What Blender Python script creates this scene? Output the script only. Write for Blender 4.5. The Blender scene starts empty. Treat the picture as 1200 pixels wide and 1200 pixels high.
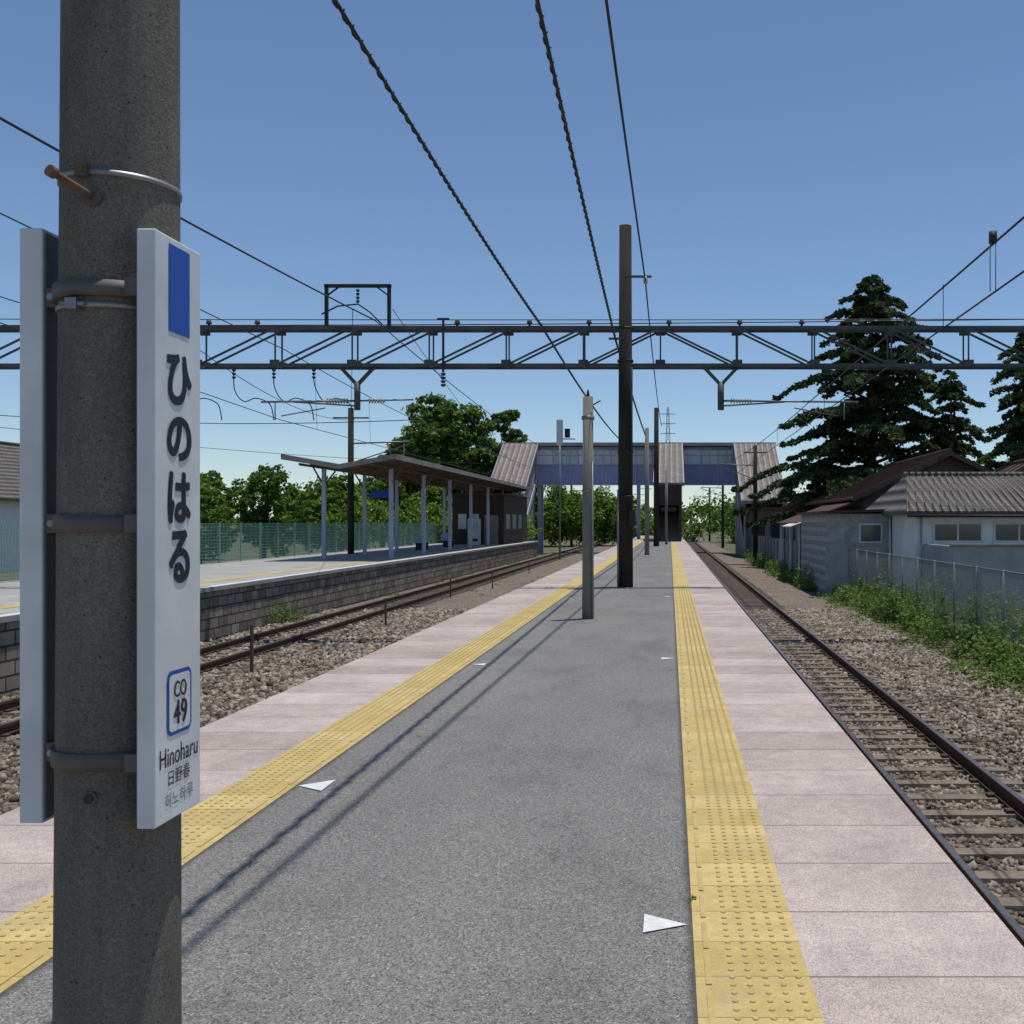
import bpy, math, random
import numpy as np
from mathutils import Vector, Matrix
random.seed(7); rng=np.random.default_rng(7)
S=bpy.context.scene
try:
    S.view_settings.view_transform='Standard'; S.view_settings.look='None'; S.view_settings.exposure=0
except Exception as e: print(e)
H=1.6
# ---------------------------------------------------------------- materials
class N:
    def __init__(s,name):
        s.m=bpy.data.materials.new(name); s.m.use_nodes=True
        s.t=s.m.node_tree; s.b=s.t.nodes['Principled BSDF']; s.out=s.t.nodes['Material Output']
        s.geo=s.t.nodes.new('ShaderNodeNewGeometry'); s.pos=s.geo.outputs['Position']
    def n(s,typ,**k):
        x=s.t.nodes.new(typ)
        for a,b in k.items(): setattr(x,a,b)
        return x
    def l(s,a,b): s.t.links.new(a,b)
    def put(s,sock,v):
        if hasattr(v,'is_output') : s.l(v,sock)
        else: sock.default_value=v
    def noise(s,scale,detail=4,rough=.55,vec=None,stretch=None):
        x=s.n('ShaderNodeTexNoise'); x.inputs['Scale'].default_value=scale; x.inputs['Detail'].default_value=detail; x.inputs['Roughness'].default_value=rough
        v=vec or s.pos
        if stretch:
            mp=s.n('ShaderNodeVectorMath',operation='MULTIPLY'); s.l(v,mp.inputs[0]); mp.inputs[1].default_value=stretch; v=mp.outputs[0]
        s.l(v,x.inputs['Vector']); return x.outputs['Fac']
    def voro(s,scale,out='Color',feature='F1',vec=None):
        x=s.n('ShaderNodeTexVoronoi',feature=feature); x.inputs['Scale'].default_value=scale; s.l(vec or s.pos,x.inputs['Vector']); return x.outputs[out]
    def ramp(s,fac,stops):
        r=s.n('ShaderNodeValToRGB'); s.l(fac,r.inputs[0]); e=r.color_ramp.elements
        while len(e)<len(stops): e.new(.5)
        for i,(p,c) in enumerate(stops):
            e[i].position=p; e[i].color=(c if isinstance(c,tuple) else (c,c,c))+(1,) if not(isinstance(c,tuple) and len(c)==4) else c
        return r.outputs[0]
    def mix(s,f,a,b,bt='MIX'):
        m=s.n('ShaderNodeMix',data_type='RGBA',blend_type=bt)
        s.put(m.inputs[0],f)
        for i,v in ((6,a),(7,b)):
            if hasattr(v,'is_output'): s.l(v,m.inputs[i])
            else: m.inputs[i].default_value=tuple(v)+(1,)
        return m.outputs[2]
    def math(s,op,a,b=None,c=None):
        m=s.n('ShaderNodeMath',operation=op)
        s.put(m.inputs[0],a)
        if b is not None: s.put(m.inputs[1],b)
        if c is not None: s.put(m.inputs[2],c)
        return m.outputs[0]
    def xyz(s):
        x=s.n('ShaderNodeSeparateXYZ'); s.l(s.pos,x.inputs[0]); return x.outputs
    def bump(s,h,strength=.5,dist=.01):
        b=s.n('ShaderNodeBump'); b.inputs['Strength'].default_value=strength; b.inputs['Distance'].default_value=dist
        s.l(h,b.inputs['Height']); s.l(b.outputs[0],s.b.inputs['Normal'])
    def fin(s,col=None,rough=.8,metal=0,spec=.3):
        if col is not None:
            if hasattr(col,'is_output'): s.l(col,s.b.inputs['Base Color'])
            else: s.b.inputs['Base Color'].default_value=tuple(col)+(1,)
        s.put(s.b.inputs['Roughness'],rough); s.b.inputs['Metallic'].default_value=metal
        s.b.inputs['Specular IOR Level'].default_value=spec
        return s.m
def simple(name,c,c2=None,scale=3,rough=.8,metal=0,bump=0,bs=40,stretch=None,spec=.3,fine=None):
    a=N(name); c2=c2 or tuple(x*.7 for x in c)
    f=a.noise(scale,6,.62,stretch=stretch)
    f=a.ramp(f,[(.35,0.),(.68,1.)])
    col=a.mix(f,c,c2)
    g=a.noise(fine or bs,3,.6)
    col=a.mix(.35,col,a.ramp(g,[(.3,.45),(.7,1.)]),'MULTIPLY')
    if bump: a.bump(g,bump,.01)
    return a.fin(col,rough,metal,spec)
def fract_line(a,coord,period,width,off=0.):
    v=a.math('ADD',coord,off); v=a.math('DIVIDE',v,period); v=a.math('FRACT',v)
    v=a.math('SUBTRACT',v,.5); v=a.math('ABSOLUTE',v); return a.math('GREATER_THAN',v,.5-width/period/2)

# asphalt
a=N('asphalt')
f=a.noise(.7,6,.6,stretch=(1,.35,1)); base=a.ramp(f,[(.3,(.192,.184,.170)),(.7,(.238,.229,.211))])
sp=a.voro(170,'Color'); bw=a.n('ShaderNodeRGBToBW'); a.l(sp,bw.inputs[0])
col=a.mix(1,base,a.ramp(bw.outputs[0],[(.12,.35),(.45,.9),(.8,1.25),(.92,1.9)]),'MULTIPLY')
n2=a.noise(35,3,.7); col=a.mix(.6,col,a.ramp(n2,[(.3,.6),(.7,1.2)]),'MULTIPLY')
st=a.noise(1.3,7,.72,stretch=(1,.5,1)); col=a.mix(.55,col,a.ramp(st,[(.34,.62),(.5,1.),(.8,1.1)]),'MULTIPLY')
sp2=a.voro(3.1,'Distance'); col=a.mix(a.ramp(sp2,[(.018,.7),(.04,0.)]),col,(.07,.066,.06))
cw=a.noise(3,4,.6); cv=a.n('ShaderNodeVectorMath',operation='ADD'); a.l(a.pos,cv.inputs[0]); cmb=a.n('ShaderNodeCombineXYZ'); a.l(cw,cmb.inputs[0]); a.l(cw,cmb.inputs[1]); a.l(cmb.outputs[0],cv.inputs[1])
ck=a.voro(.42,'Distance','DISTANCE_TO_EDGE',vec=cv.outputs[0]); msk=a.ramp(a.noise(.35,3),[(.5,0.),(.58,.75)])
col=a.mix(a.math('MULTIPLY',a.ramp(ck,[(.0,1.),(.0045,0.)]),msk),col,(.07,.067,.06))
# dirt gathered against the tactile strips
x,y,z=a.xyz(); ex=a.math('ABSOLUTE',a.math('ADD',x,1.09)); ed=a.math('SUBTRACT',1.18,ex)
wob=a.math('MULTIPLY_ADD',a.noise(9,4,.7),.05,-.018); ed=a.math('SUBTRACT',ed,wob)
col=a.mix(a.ramp(ed,[(.0,.75),(.03,0.)]),col,(.06,.055,.045))
a.bump(bw.outputs[0],.6,.004); M_asph=a.fin(col,.9)
# pink pavers
a=N('pink_paver'); x,y,z=a.xyz()
wh=a.n('ShaderNodeTexWhiteNoise',noise_dimensions='1D'); a.l(a.math('FLOOR',a.math('DIVIDE',y,.6)),wh.inputs['W'])
c=a.mix(wh.outputs['Value'],(.425,.345,.305),(.55,.465,.42))
sp=a.voro(230,'Color'); bw=a.n('ShaderNodeRGBToBW'); a.l(sp,bw.inputs[0])
c=a.mix(.8,c,a.ramp(bw.outputs[0],[(.15,.55),(.5,.95),(.85,1.3)]),'MULTIPLY')
c=a.mix(.8,c,a.ramp(a.noise(1.3,7,.72),[(.3,.66),(.6,1.04)]),'MULTIPLY')
c=a.mix(.6,c,a.ramp(a.noise(9,5,.7),[(.3,.74),(.6,1.04)]),'MULTIPLY')
ln=fract_line(a,y,.6,.012); c=a.mix(a.math('MULTIPLY',ln,.75),c,(.12,.10,.08))
a.bump(bw.outputs[0],.4,.003); M_pink=a.fin(c,.85)
# tactile yellow
a=N('yellow_tactile'); x,y,z=a.xyz()
wh=a.n('ShaderNodeTexWhiteNoise',noise_dimensions='1D'); a.l(a.math('FLOOR',a.math('DIVIDE',y,.3)),wh.inputs['W'])
c=a.mix(wh.outputs['Value'],(.52,.385,.135),(.62,.475,.19))
c=a.mix(.75,c,a.ramp(a.noise(5,7,.72),[(.3,.68),(.62,1.05)]),'MULTIPLY')
c=a.mix(.5,c,a.ramp(a.noise(120,2,.7),[(.3,.65),(.7,1.1)]),'MULTIPLY')
c=a.mix(a.ramp(a.noise(2.3,6,.7),[(.52,0.),(.75,.5)]),c,(.36,.32,.24))
ln=fract_line(a,y,.3,.007); c=a.mix(a.math('MULTIPLY',ln,.65),c,(.16,.11,.05))
M_yel=a.fin(c,.75)
M_yeldot=simple('yellow_dot',(.5,.36,.11),(.56,.43,.2),6,.7)
M_conc=simple('concrete',(.34,.33,.31),(.22,.215,.2),1.5,.9,bump=.3)
M_conclt=simple('concrete_light',(.42,.41,.38),(.3,.29,.27),.8,.9)
M_white=simple('white_paint',(.78,.78,.77),(.62,.62,.60),8,.6)
# pole concrete
a=N('pole_concrete'); v=a.voro(260,'Color'); bw=a.n('ShaderNodeRGBToBW'); a.l(v,bw.inputs[0])
c=a.ramp(a.noise(4,6,.65,stretch=(1,1,.35)),[(.3,(.125,.110,.09)),(.7,(.22,.197,.167))])
c=a.mix(.6,c,a.ramp(bw.outputs[0],[(.1,.5),(.5,.9),(.9,1.5)]),'MULTIPLY')
c=a.mix(.5,c,a.ramp(a.noise(7,5,.7,stretch=(1,1,.06)),[(.35,.6),(.6,1.1)]),'MULTIPLY')
pit=a.voro(38,'Distance'); c=a.mix(a.ramp(pit,[(.07,.85),(.13,0.)]),c,(.03,.028,.022))
a.bump(a.noise(120,4,.7),.6,.006); M_pole=a.fin(c,.92)
M_poleg=simple('pole_concrete_grey',(.24,.232,.21),(.17,.162,.145),3,.9,bump=.3,stretch=(1,1,.3))
M_poled=simple('pole_dark',(.055,.05,.043),(.032,.029,.025),3,.95,bump=.3,stretch=(1,1,.3),spec=.1)
M_galv=simple('galvanised_steel',(.30,.31,.32),(.2,.2,.205),6,.5,.5)
M_steel=simple('gantry_steel',(.13,.135,.14),(.07,.07,.072),2,.6,.3)
M_dark=simple('dark_steel',(.05,.05,.052),(.035,.03,.03),4,.6,.2)
M_rust=simple('rusty_steel',(.20,.13,.08),(.12,.075,.045),20,.85)
M_wire=simple('wire',(.05,.05,.05),(.03,.03,.03),4,.6)
M_band=simple('band_brown_grey',(.17,.155,.145),(.12,.11,.10),10,.6,.2)
M_silver=simple('silver_band',(.4,.4,.4),(.28,.28,.28),10,.5,.7)
M_signw=simple('sign_white',(.78,.79,.80),(.74,.75,.76),3,.35,spec=.5,fine=5)
M_signback=simple('sign_back_grey',(.16,.16,.165),(.12,.12,.12),5,.5)
M_blue=simple('sign_blue',(.012,.10,.52),(.012,.09,.48),5,.4,fine=5)
M_black=simple('sign_black',(.022,.024,.032),(.022,.024,.032),5,.5,fine=5)
M_grey=simple('sign_grey',(.22,.23,.25),(.22,.23,.25),5,.5,fine=5)
M_railside=simple('rail_rust',(.12,.065,.04),(.07,.042,.03),12,.85)
M_railtop=simple('rail_top',(.32,.30,.28),(.2,.18,.165),12,.35,.8)
M_sleeper=simple('sleeper',(.25,.21,.165),(.15,.115,.085),4,.95,bump=.5)
# ballast ground
a=N('ballast_ground'); v=a.voro(22,'Color'); bw=a.n('ShaderNodeRGBToBW'); a.l(v,bw.inputs[0])
c=a.ramp(bw.outputs[0],[(.1,(.085,.06,.042)),(.5,(.21,.165,.125)),(.9,(.35,.30,.245))])
c=a.mix(.5,c,a.ramp(a.noise(.8,5),[(.3,.6),(.7,1.1)]),'MULTIPLY')
a.bump(a.voro(22,'Distance'),1,.04); M_ball=a.fin(c,.95)
def island(name,stops,rough=.9,transl=0,big=None,bigr=(.45,1.25)):
    a=N(name); r=a.geo.outputs['Random Per Island']; c=a.ramp(r,stops)
    if big: c=a.mix(.85,c,a.ramp(a.noise(big,3,.6),[(.3,bigr[0]),(.7,bigr[1])]),'MULTIPLY')
    m=a.fin(c,rough,spec=.25)
    if transl:
        t=a.n('ShaderNodeBsdfTranslucent'); a.l(c,t.inputs[0]); mx=a.n('ShaderNodeMixShader'); mx.inputs[0].default_value=transl
        a.l(a.b.outputs[0],mx.inputs[1]); a.l(t.outputs[0],mx.inputs[2]); a.l(mx.outputs[0],a.out.inputs[0])
    return m
M_stone=island('ballast_stone',[(0.,(.085,.060,.043)),(.5,(.215,.172,.132)),(1.,(.40,.35,.29))],big=.8,bigr=(.6,1.15))
M_leaf=island('leaf_green',[(0.,(.05,.10,.015)),(.5,(.11,.20,.03)),(1.,(.19,.29,.05))],.6,.38,.35,(.55,1.25))
M_leafb=island('leaf_bright',[(0.,(.10,.19,.02)),(.5,(.19,.30,.04)),(1.,(.28,.40,.07))],.6,.4,.35)
M_leafd=island('leaf_dark_conifer',[(0.,(.028,.052,.018)),(.5,(.05,.086,.028)),(1.,(.095,.14,.05))],.8,.2,.4)
M_weed=island('weed_leaf',[(0.,(.10,.17,.035)),(.5,(.17,.27,.05)),(1.,(.29,.38,.11))],.7,.4,1.5)
M_bark=simple('bark',(.09,.065,.045),(.05,.04,.03),6,.95,bump=.6)
a=N('earth'); f=a.noise(.25,6,.6)
c=a.ramp(f,[(.35,(.17,.14,.10)),(.5,(.12,.12,.06)),(.65,(.07,.11,.03))])
c=a.mix(.6,c,a.ramp(a.noise(9,5,.7),[(.3,.5),(.7,1.2)]),'MULTIPLY'); a.bump(a.noise(14,5,.7),.8,.05); M_earth=a.fin(c,.95)
def brick(name,axes,c1,c2,mort,bw_,rh,ms=.012,scale=1.):
    a=N(name); x=a.xyz(); cb=a.n('ShaderNodeCombineXYZ'); a.l(x[axes[0]],cb.inputs[0]); a.l(x[axes[1]],cb.inputs[1])
    b=a.n('ShaderNodeTexBrick'); a.l(cb.outputs[0],b.inputs['Vector']); b.inputs['Scale'].default_value=scale
    b.inputs['Brick Width'].default_value=bw_; b.inputs['Row Height'].default_value=rh; b.inputs['Mortar Size'].default_value=ms
    b.inputs['Color1'].default_value=c1+(1,); b.inputs['Color2'].default_value=c2+(1,); b.inputs['Mortar'].default_value=mort+(1,)
    c=a.mix(.8,b.outputs['Color'],a.ramp(a.noise(2.5,6,.7),[(.3,.42),(.7,1.15)]),'MULTIPLY')
    a.bump(b.outputs['Fac'],-.6,.02) ; return a.fin(c,.9)
M_block=brick('platform_block_wall',(1,2),(.36,.31,.245),(.19,.16,.125),(.06,.05,.04),.5,.26,.02)
M_blockx=brick('shed_block_wall',(0,2),(.46,.46,.45),(.40,.40,.39),(.30,.30,.29),.4,.2,.006)
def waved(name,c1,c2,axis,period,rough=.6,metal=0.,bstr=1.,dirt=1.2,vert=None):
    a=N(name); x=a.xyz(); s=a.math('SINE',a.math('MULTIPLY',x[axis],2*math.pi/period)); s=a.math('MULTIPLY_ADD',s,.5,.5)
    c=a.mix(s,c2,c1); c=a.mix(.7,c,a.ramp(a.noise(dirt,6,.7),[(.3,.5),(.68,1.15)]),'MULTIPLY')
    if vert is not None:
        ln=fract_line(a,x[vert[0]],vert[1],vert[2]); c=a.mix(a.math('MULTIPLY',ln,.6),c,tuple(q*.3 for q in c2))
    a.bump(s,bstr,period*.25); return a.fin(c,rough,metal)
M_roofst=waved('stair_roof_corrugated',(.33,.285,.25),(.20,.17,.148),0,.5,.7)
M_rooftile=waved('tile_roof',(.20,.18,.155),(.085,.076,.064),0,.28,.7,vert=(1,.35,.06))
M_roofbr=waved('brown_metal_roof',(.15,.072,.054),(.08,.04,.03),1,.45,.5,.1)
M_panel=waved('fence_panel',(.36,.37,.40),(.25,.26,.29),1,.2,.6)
M_lilac=simple('lilac_girder',(.40,.43,.66),(.32,.35,.56),.8,.6)
M_lilacl=simple('lilac_light',(.52,.54,.64),(.42,.44,.54),1,.6)
M_brown=simple('brown_panel',(.075,.05,.038),(.045,.03,.025),2,.7)
M_canopy=simple('canopy_underside',(.17,.128,.095),(.11,.08,.058),1.2,.8)
M_fascia=simple('fascia',(.36,.33,.29),(.22,.195,.165),1,.7)
M_wall=simple('house_wall',(.86,.87,.88),(.78,.79,.80),1,.85,fine=2)
M_wallg=simple('grey_wall',(.42,.43,.44),(.32,.33,.34),1,.85)
M_wood=simple('weathered_wood',(.15,.11,.085),(.08,.06,.045),2,.9,stretch=(1,1,.2))
M_glass=simple('window_glass',(.06,.08,.10),(.03,.04,.05),.6,.08,spec=.9,fine=2)
M_glassl=simple('window_pale',(.54,.58,.63),(.36,.40,.46),.7,.15,spec=.8,fine=2)
M_green=simple('green_fence_paint',(.24,.44,.36),(.18,.36,.29),4,.6)
M_insul=simple('insulator_white',(.6,.58,.55),(.4,.38,.36),10,.3)

# ---------------------------------------------------------------- mesh tools
def npmesh(name,V,k,mat,smooth=False):
    V=np.asarray(V,dtype=np.float32).reshape(-1,3); n=len(V)//k
    me=bpy.data.meshes.new(name); me.vertices.add(len(V)); me.vertices.foreach_set('co',V.ravel())
    me.loops.add(n*k); me.loops.foreach_set('vertex_index',np.arange(n*k,dtype=np.int32))
    me.polygons.add(n); me.polygons.foreach_set('loop_start',np.arange(0,n*k,k,dtype=np.int32))
    me.update(calc_edges=True); me.materials.append(mat); return me
def obj(name,me,parent=None):
    o=bpy.data.objects.new(name,me); S.collection.objects.link(o)
    if parent: o.parent=parent
    return o
class MB:
    def __init__(s,name): s.name=name; s.parts={}; s.p='body'
    def part(s,p): s.p=p; return s
    def _d(s): return s.parts.setdefault(s.p,([],[],[],[],[]))
    def face(s,pts,m,sm=False):
        V,F,MI,ML,SM=s._d(); b=len(V); V.extend([tuple(p) for p in pts]); F.append(tuple(range(b,b+len(pts))))
        if m not in ML: ML.append(m)
        MI.append(ML.index(m)); SM.append(sm)
    def hexa(s,p,m):
        V,F,MI,ML,SM=s._d(); b=len(V); V.extend([tuple(q) for q in p])
        if m not in ML: ML.append(m)
        i=ML.index(m)
        for f in ((3,2,1,0),(4,5,6,7),(0,1,5,4),(1,2,6,5),(2,3,7,6),(3,0,4,7)):
            F.append(tuple(b+q for q in f)); MI.append(i); SM.append(False)
    def box(s,x0,x1,y0,y1,z0,z1,m):
        s.hexa([(x0,y0,z0),(x1,y0,z0),(x1,y1,z0),(x0,y1,z0),(x0,y0,z1),(x1,y0,z1),(x1,y1,z1),(x0,y1,z1)],m)
    def bar(s,p0,p1,w,m,h=None):
        p0=Vector(p0);p1=Vector(p1);d=(p1-p0).normalized(); up=Vector((0,0,1)) if abs(d.z)<.95 else Vector((0,1,0))
        a=d.cross(up).normalized()*w/2; b=a.cross(d).normalized()*(h or w)/2
        s.hexa([p0-a-b,p0+a-b,p0+a+b,p0-a+b,p1-a-b,p1+a-b,p1+a+b,p1-a+b],m)
    def cyl(s,p0,p1,r0,r1,m,n=12,caps=True):
        V,F,MI,ML,SM=s._d(); p0=Vector(p0);p1=Vector(p1);d=(p1-p0).normalized(); up=Vector((0,0,1)) if abs(d.z)<.9 else Vector((0,1,0))
        a=d.cross(up).normalized(); b=a.cross(d).normalized(); B=len(V)
        for p,r in((p0,r0),(p1,r1)):
            for i in range(n):
                t=2*math.pi*i/n; V.append(tuple(p+a*(r*math.cos(t))+b*(r*math.sin(t))))
        if m not in ML: ML.append(m)
        mi=ML.index(m)
        for i in range(n):
            j=(i+1)%n; F.append((B+i,B+j,B+n+j,B+n+i)); MI.append(mi); SM.append(n>4)
        if caps:
            F.append(tuple(B+i for i in range(n))[::-1]); F.append(tuple(B+n+i for i in range(n))); MI+=[mi,mi]; SM+=[False,False]
    def tube(s,pts,r,m,n=6):
        V,F,MI,ML,SM=s._d(); B=len(V); P=[Vector(p) for p in pts]; L=len(P)
        if m not in ML: ML.append(m)
        mi=ML.index(m)
        for k,p in enumerate(P):
            d=(P[min(k+1,L-1)]-P[max(k-1,0)]).normalized(); up=Vector((0,0,1)) if abs(d.z)<.95 else Vector((1,0,0))
            a=d.cross(up).normalized(); b=a.cross(d)
            for i in range(n):
                t=2*math.pi*i/n; V.append(tuple(p+a*(r*math.cos(t))+b*(r*math.sin(t))))
        for k in range(L-1):
            for i in range(n):
                j=(i+1)%n; F.append((B+k*n+i,B+k*n+j,B+(k+1)*n+j,B+(k+1)*n+i)); MI.append(mi); SM.append(True)
    def done(s):
        objs=[]
        multi=len(s.parts)>1
        root=None
        if multi:
            root=bpy.data.objects.new(s.name,None); S.collection.objects.link(root); root.empty_display_size=.2
        for p,(V,F,MI,ML,SM) in s.parts.items():
            me=bpy.data.meshes.new(p if multi else s.name); me.from_pydata(V,[],F)
            for m in ML: me.materials.append(m)
            me.polygons.foreach_set('material_index',MI); me.polygons.foreach_set('use_smooth',SM); me.update()
            o=obj(p if multi else s.name,me,root); objs.append(o)
        return root or objs[0]
def bevel(o,w=.004):
    b=o.modifiers.new('bevel','BEVEL'); b.width=w; b.segments=2; b.limit_method='ANGLE'

# ---------------------------------------------------------------- ground
g=MB('ground'); g.face([(-3000,-1500,-1.42),(3000,-1500,-1.42),(3000,4000,-1.42),(-3000,4000,-1.42)],M_earth); g.done()
g=MB('ballast_bed')
g.face([(-11.29,-8,-1.33),(-3.66,-8,-1.33),(-3.66,260,-1.33),(-11.29,260,-1.33)],M_ball)
g.face([(1.34,-8,-1.33),(5.2,-8,-1.33),(5.2,260,-1.33),(1.34,260,-1.33)],M_ball)
g.face([(5.2,-8,-1.33),(6.0,-8,-1.415),(6.0,260,-1.415),(5.2,260,-1.33)],M_ball)
g.done()
PE=122
p=MB('station_platform')
p.part('structure'); p.box(-3.60,1.28,-6,PE,-1.40,-.07,M_conc)
p.box(-3.65,1.33,-6,PE,-.07,-.012,M_conc)
p.part('asphalt_surface'); p.face([(-2.27,-6,0),(.09,-6,0),(.09,PE,0),(-2.27,PE,0)],M_asph)
p.part('pink_paving')
for x0,x1 in((-3.65,-2.67),(.49,1.33)):
    p.box(x0,x1,-6,PE,-.012,.002,M_pink)
p.part('tactile_strip')
for x0,x1 in((-2.67,-2.27),(.09,.49)):
    p.box(x0,x1,-6,PE,-.012,.004,M_yel)
for side in(0,1):
    xb=(.125,.145) if side else(-2.325,-2.305)
    y=2.0
    while y<40:
        p.box(xb[0],xb[1],y+.03,y+.27,.003,.009,M_yeldot); y+=.3
    xs=[.49-.04-i*.058 for i in range(5)] if side else [-2.67+.04+i*.058 for i in range(5)]
    y=2.03
    while y<26:
        for x in xs: 
            p.cyl((x,y,.003),(x,y,.009),.0125,.008,M_yeldot,6)
        y+=.06
p.part('white_marks')
def tri(pts): p.face([(x,y,.006) for x,y in pts],M_white)
tri([(-.104,3.98),(.068,4.06),(-.104,4.17)][::1])
tri([(-2.07,6.08),(-2.07,6.34),(-2.25,6.2)])
for y in (12.0,22,32): 
    tri([(-.1,y-.09),(.06,y),(-.1,y+.09)]); tri([(-2.07,y-.6),(-2.07,y-.42),(-2.22,y-.5)])
p.done()
p=MB('opposite_platform')
p.part('wall'); p.box(-18,-11.35,-6,88,-1.40,-.1,M_block)
p.part('coping'); p.box(-18,-11.28,-6,88,-.1,.0,M_conclt)
p.part('surface'); p.face([(-17.9,-6,.004),(-12.7,-6,.004),(-12.7,88,.004),(-17.9,88,.004)],M_conclt)
p.part('tactile_strip'); p.box(-12.7,-12.3,-6,88,.0,.008,M_yel)
p.part('edge_line'); p.box(-11.5,-11.3,-6,88,.0,.006,M_white)
p.done()
# ---------------------------------------------------------------- tracks
def track(name,xc,y0,y1):
    t=MB(name); t.part('sleepers'); y=y0
    while y<y1:
        j=random.uniform(-.03,.03); w=random.uniform(.1,.12)
        t.hexa([(xc-1+j,y-w,-1.4),(xc+1+j,y-w,-1.4),(xc+1+j,y+w,-1.4),(xc-1+j,y+w,-1.4),
                (xc-1+j,y-w+.02,-1.290),(xc+1+j,y-w+.02,-1.290),(xc+1+j,y+w-.02,-1.290),(xc-1+j,y+w-.02,-1.290)],M_sleeper)
        if y<60:
            for rx in(-.565,.565):
                for s_ in(-.1,.1): t.box(xc+rx+s_-.04,xc+rx+s_+.04,y-.05,y+.05,-1.292,-1.258,M_railside)
        y+=.6
    t.part('rails')
    for rx in(-.565,.565):
        x=xc+rx
        t.box(x-.06,x+.06,y0,y1,-1.289,-1.270,M_railside); t.box(x-.01,x+.01,y0,y1,-1.270,-1.18,M_railside)
        t.box(x-.0325,x+.0325,y0,y1,-1.18,-1.143,M_railside); t.box(x-.026,x+.026,y0,y1,-1.143,-1.14,M_railtop)
    t.done()
track('railway_track',2.915,-3,240); track('railway_track',-9.62,-3,240)
def stones(name,n,xr,yr,size,zf,avoid):
    x=rng.uniform(*xr,n); y=yr[0]+(yr[1]-yr[0])*rng.uniform(0,1,n)**1.15
    keep=np.ones(n,bool); inn=np.zeros(n,bool)
    for xc in avoid:
        ph=np.abs(((y+3)%.6+.3)%.6-.3)
        keep&=~((np.abs(x-xc)<1.0)&(ph<.12)&(rng.uniform(0,1,n)>.07))
        keep&=~(np.abs(np.abs(x-xc)-.565)<.07); inn|=np.abs(x-xc)<1.0
    x=x[keep];y=y[keep];inn=inn[keep];n=len(x)
    s=size*rng.uniform(.55,1.25,n)*(1+np.clip(y-12,0,30)*.02)*np.where(inn,.85,1); z=zf+rng.uniform(-.02,.02,n)-np.where(inn,.010,0)
    cube=np.array([(-1,-1,-1),(1,-1,-1),(1,1,-1),(-1,1,-1),(-1,-1,1),(1,-1,1),(1,1,1),(-1,1,1)],float)*.5
    v=cube[None]+rng.uniform(-.22,.22,(n,8,3)); v*=rng.uniform(.6,1.1,(n,1,3)); v*=s[:,None,None]
    q=rng.normal(size=(n,4)); q/=np.linalg.norm(q,axis=1,keepdims=True); w,a_,b_,c_=q.T
    R=np.stack([1-2*(b_*b_+c_*c_),2*(a_*b_-c_*w),2*(a_*c_+b_*w),2*(a_*b_+c_*w),1-2*(a_*a_+c_*c_),2*(b_*c_-a_*w),2*(a_*c_-b_*w),2*(b_*c_+a_*w),1-2*(a_*a_+b_*b_)],1).reshape(n,3,3)
    v=np.einsum('nij,nkj->nki',R,v)+np.stack([x,y,z],1)[:,None]
    me=bpy.data.meshes.new(name); me.vertices.add(n*8); me.vertices.foreach_set('co',v.astype(np.float32).ravel())
    f=np.array([(3,2,1,0),(4,5,6,7),(0,1,5,4),(1,2,6,5),(2,3,7,6),(3,0,4,7)])
    idx=(f[None]+8*np.arange(n)[:,None,None]).astype(np.int32).ravel()
    me.loops.add(len(idx)); me.loops.foreach_set('vertex_index',idx); me.polygons.add(n*6); me.polygons.foreach_set('loop_start',np.arange(0,n*24,4,dtype=np.int32))
    me.update(calc_edges=True); me.materials.append(M_stone); obj(name,me)
stones('ballast_gravel',46000,(1.4,5.9),(3.5,34),.058,-1.325,[2.915])
stones('ballast_gravel',36000,(-11.2,-3.75),(8,34),.07,-1.325,[-9.62])

# ---------------------------------------------------------------- near pole + signs
PX,PY=-1.304,2.42
def prad(z): return .1365-.0042*z*1.0
p=MB('concrete_pole')
p.part('shaft'); 
zs=[-.01,.5,1,1.5,2,2.5,3,4,6,9]
for z0,z1 in zip(zs[:-1],zs[1:]): p.cyl((PX+.003*z0,PY,z0),(PX+.003*z1,PY,z1),prad(z0),prad(z1),M_pole,64,False)
p.part('bands')
def band(z,h,m,t=.005):
    p.cyl((PX+.003*z,PY,z-h/2),(PX+.003*z,PY,z+h/2),prad(z)+t,prad(z)+t,m,64,True)
band(2.125,.036,M_band,.012); band(2.088,.012,M_silver); band(1.597,.038,M_band,.008); band(1.063,.038,M_band,.008)
band(2.385,.012,M_silver,.004)
for z in(2.125,1.597,1.063):
    p.box(-1.4605,-1.415,2.392,2.44,z-.022,z+.022,M_band)
    p.box(-1.215,-1.1875,PY-.14,PY-.04,z-.02,z+.02,M_band)
    p.cyl((-1.441,2.380,z),(-1.441,2.392,z),.009,.009,M_silver,6)
p.box(-1.345,-1.32,2.275,2.31,2.075,2.10,M_silver); p.cyl((-1.36,2.285,2.088),(-1.305,2.285,2.088),.006,.006,M_silver,8)
p.box(-1.325,-1.300,2.275,2.31,2.372,2.40,M_band); p.cyl((-1.312,2.268,2.388),(-1.312,2.30,2.388),.009,.009,M_rust,8)
p.part('peg'); p.cyl((-1.319,2.19,2.348),(-1.288,2.30,2.325),.0085,.0085,M_rust,12); p.cyl((-1.322,2.18,2.350),(-1.318,2.193,2.347),.013,.013,M_rust,12)
p.cyl((-1.290,2.283,2.326),(-1.288,2.30,2.325),.018,.018,M_band,12)
p.cyl((-1.294,2.277,.984),(-1.294,2.30,.984),.011,.011,M_dark,16); p.cyl((-1.294,2.280,.984),(-1.294,2.292,.984),.017,.017,M_band,6)
p.done()
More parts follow.
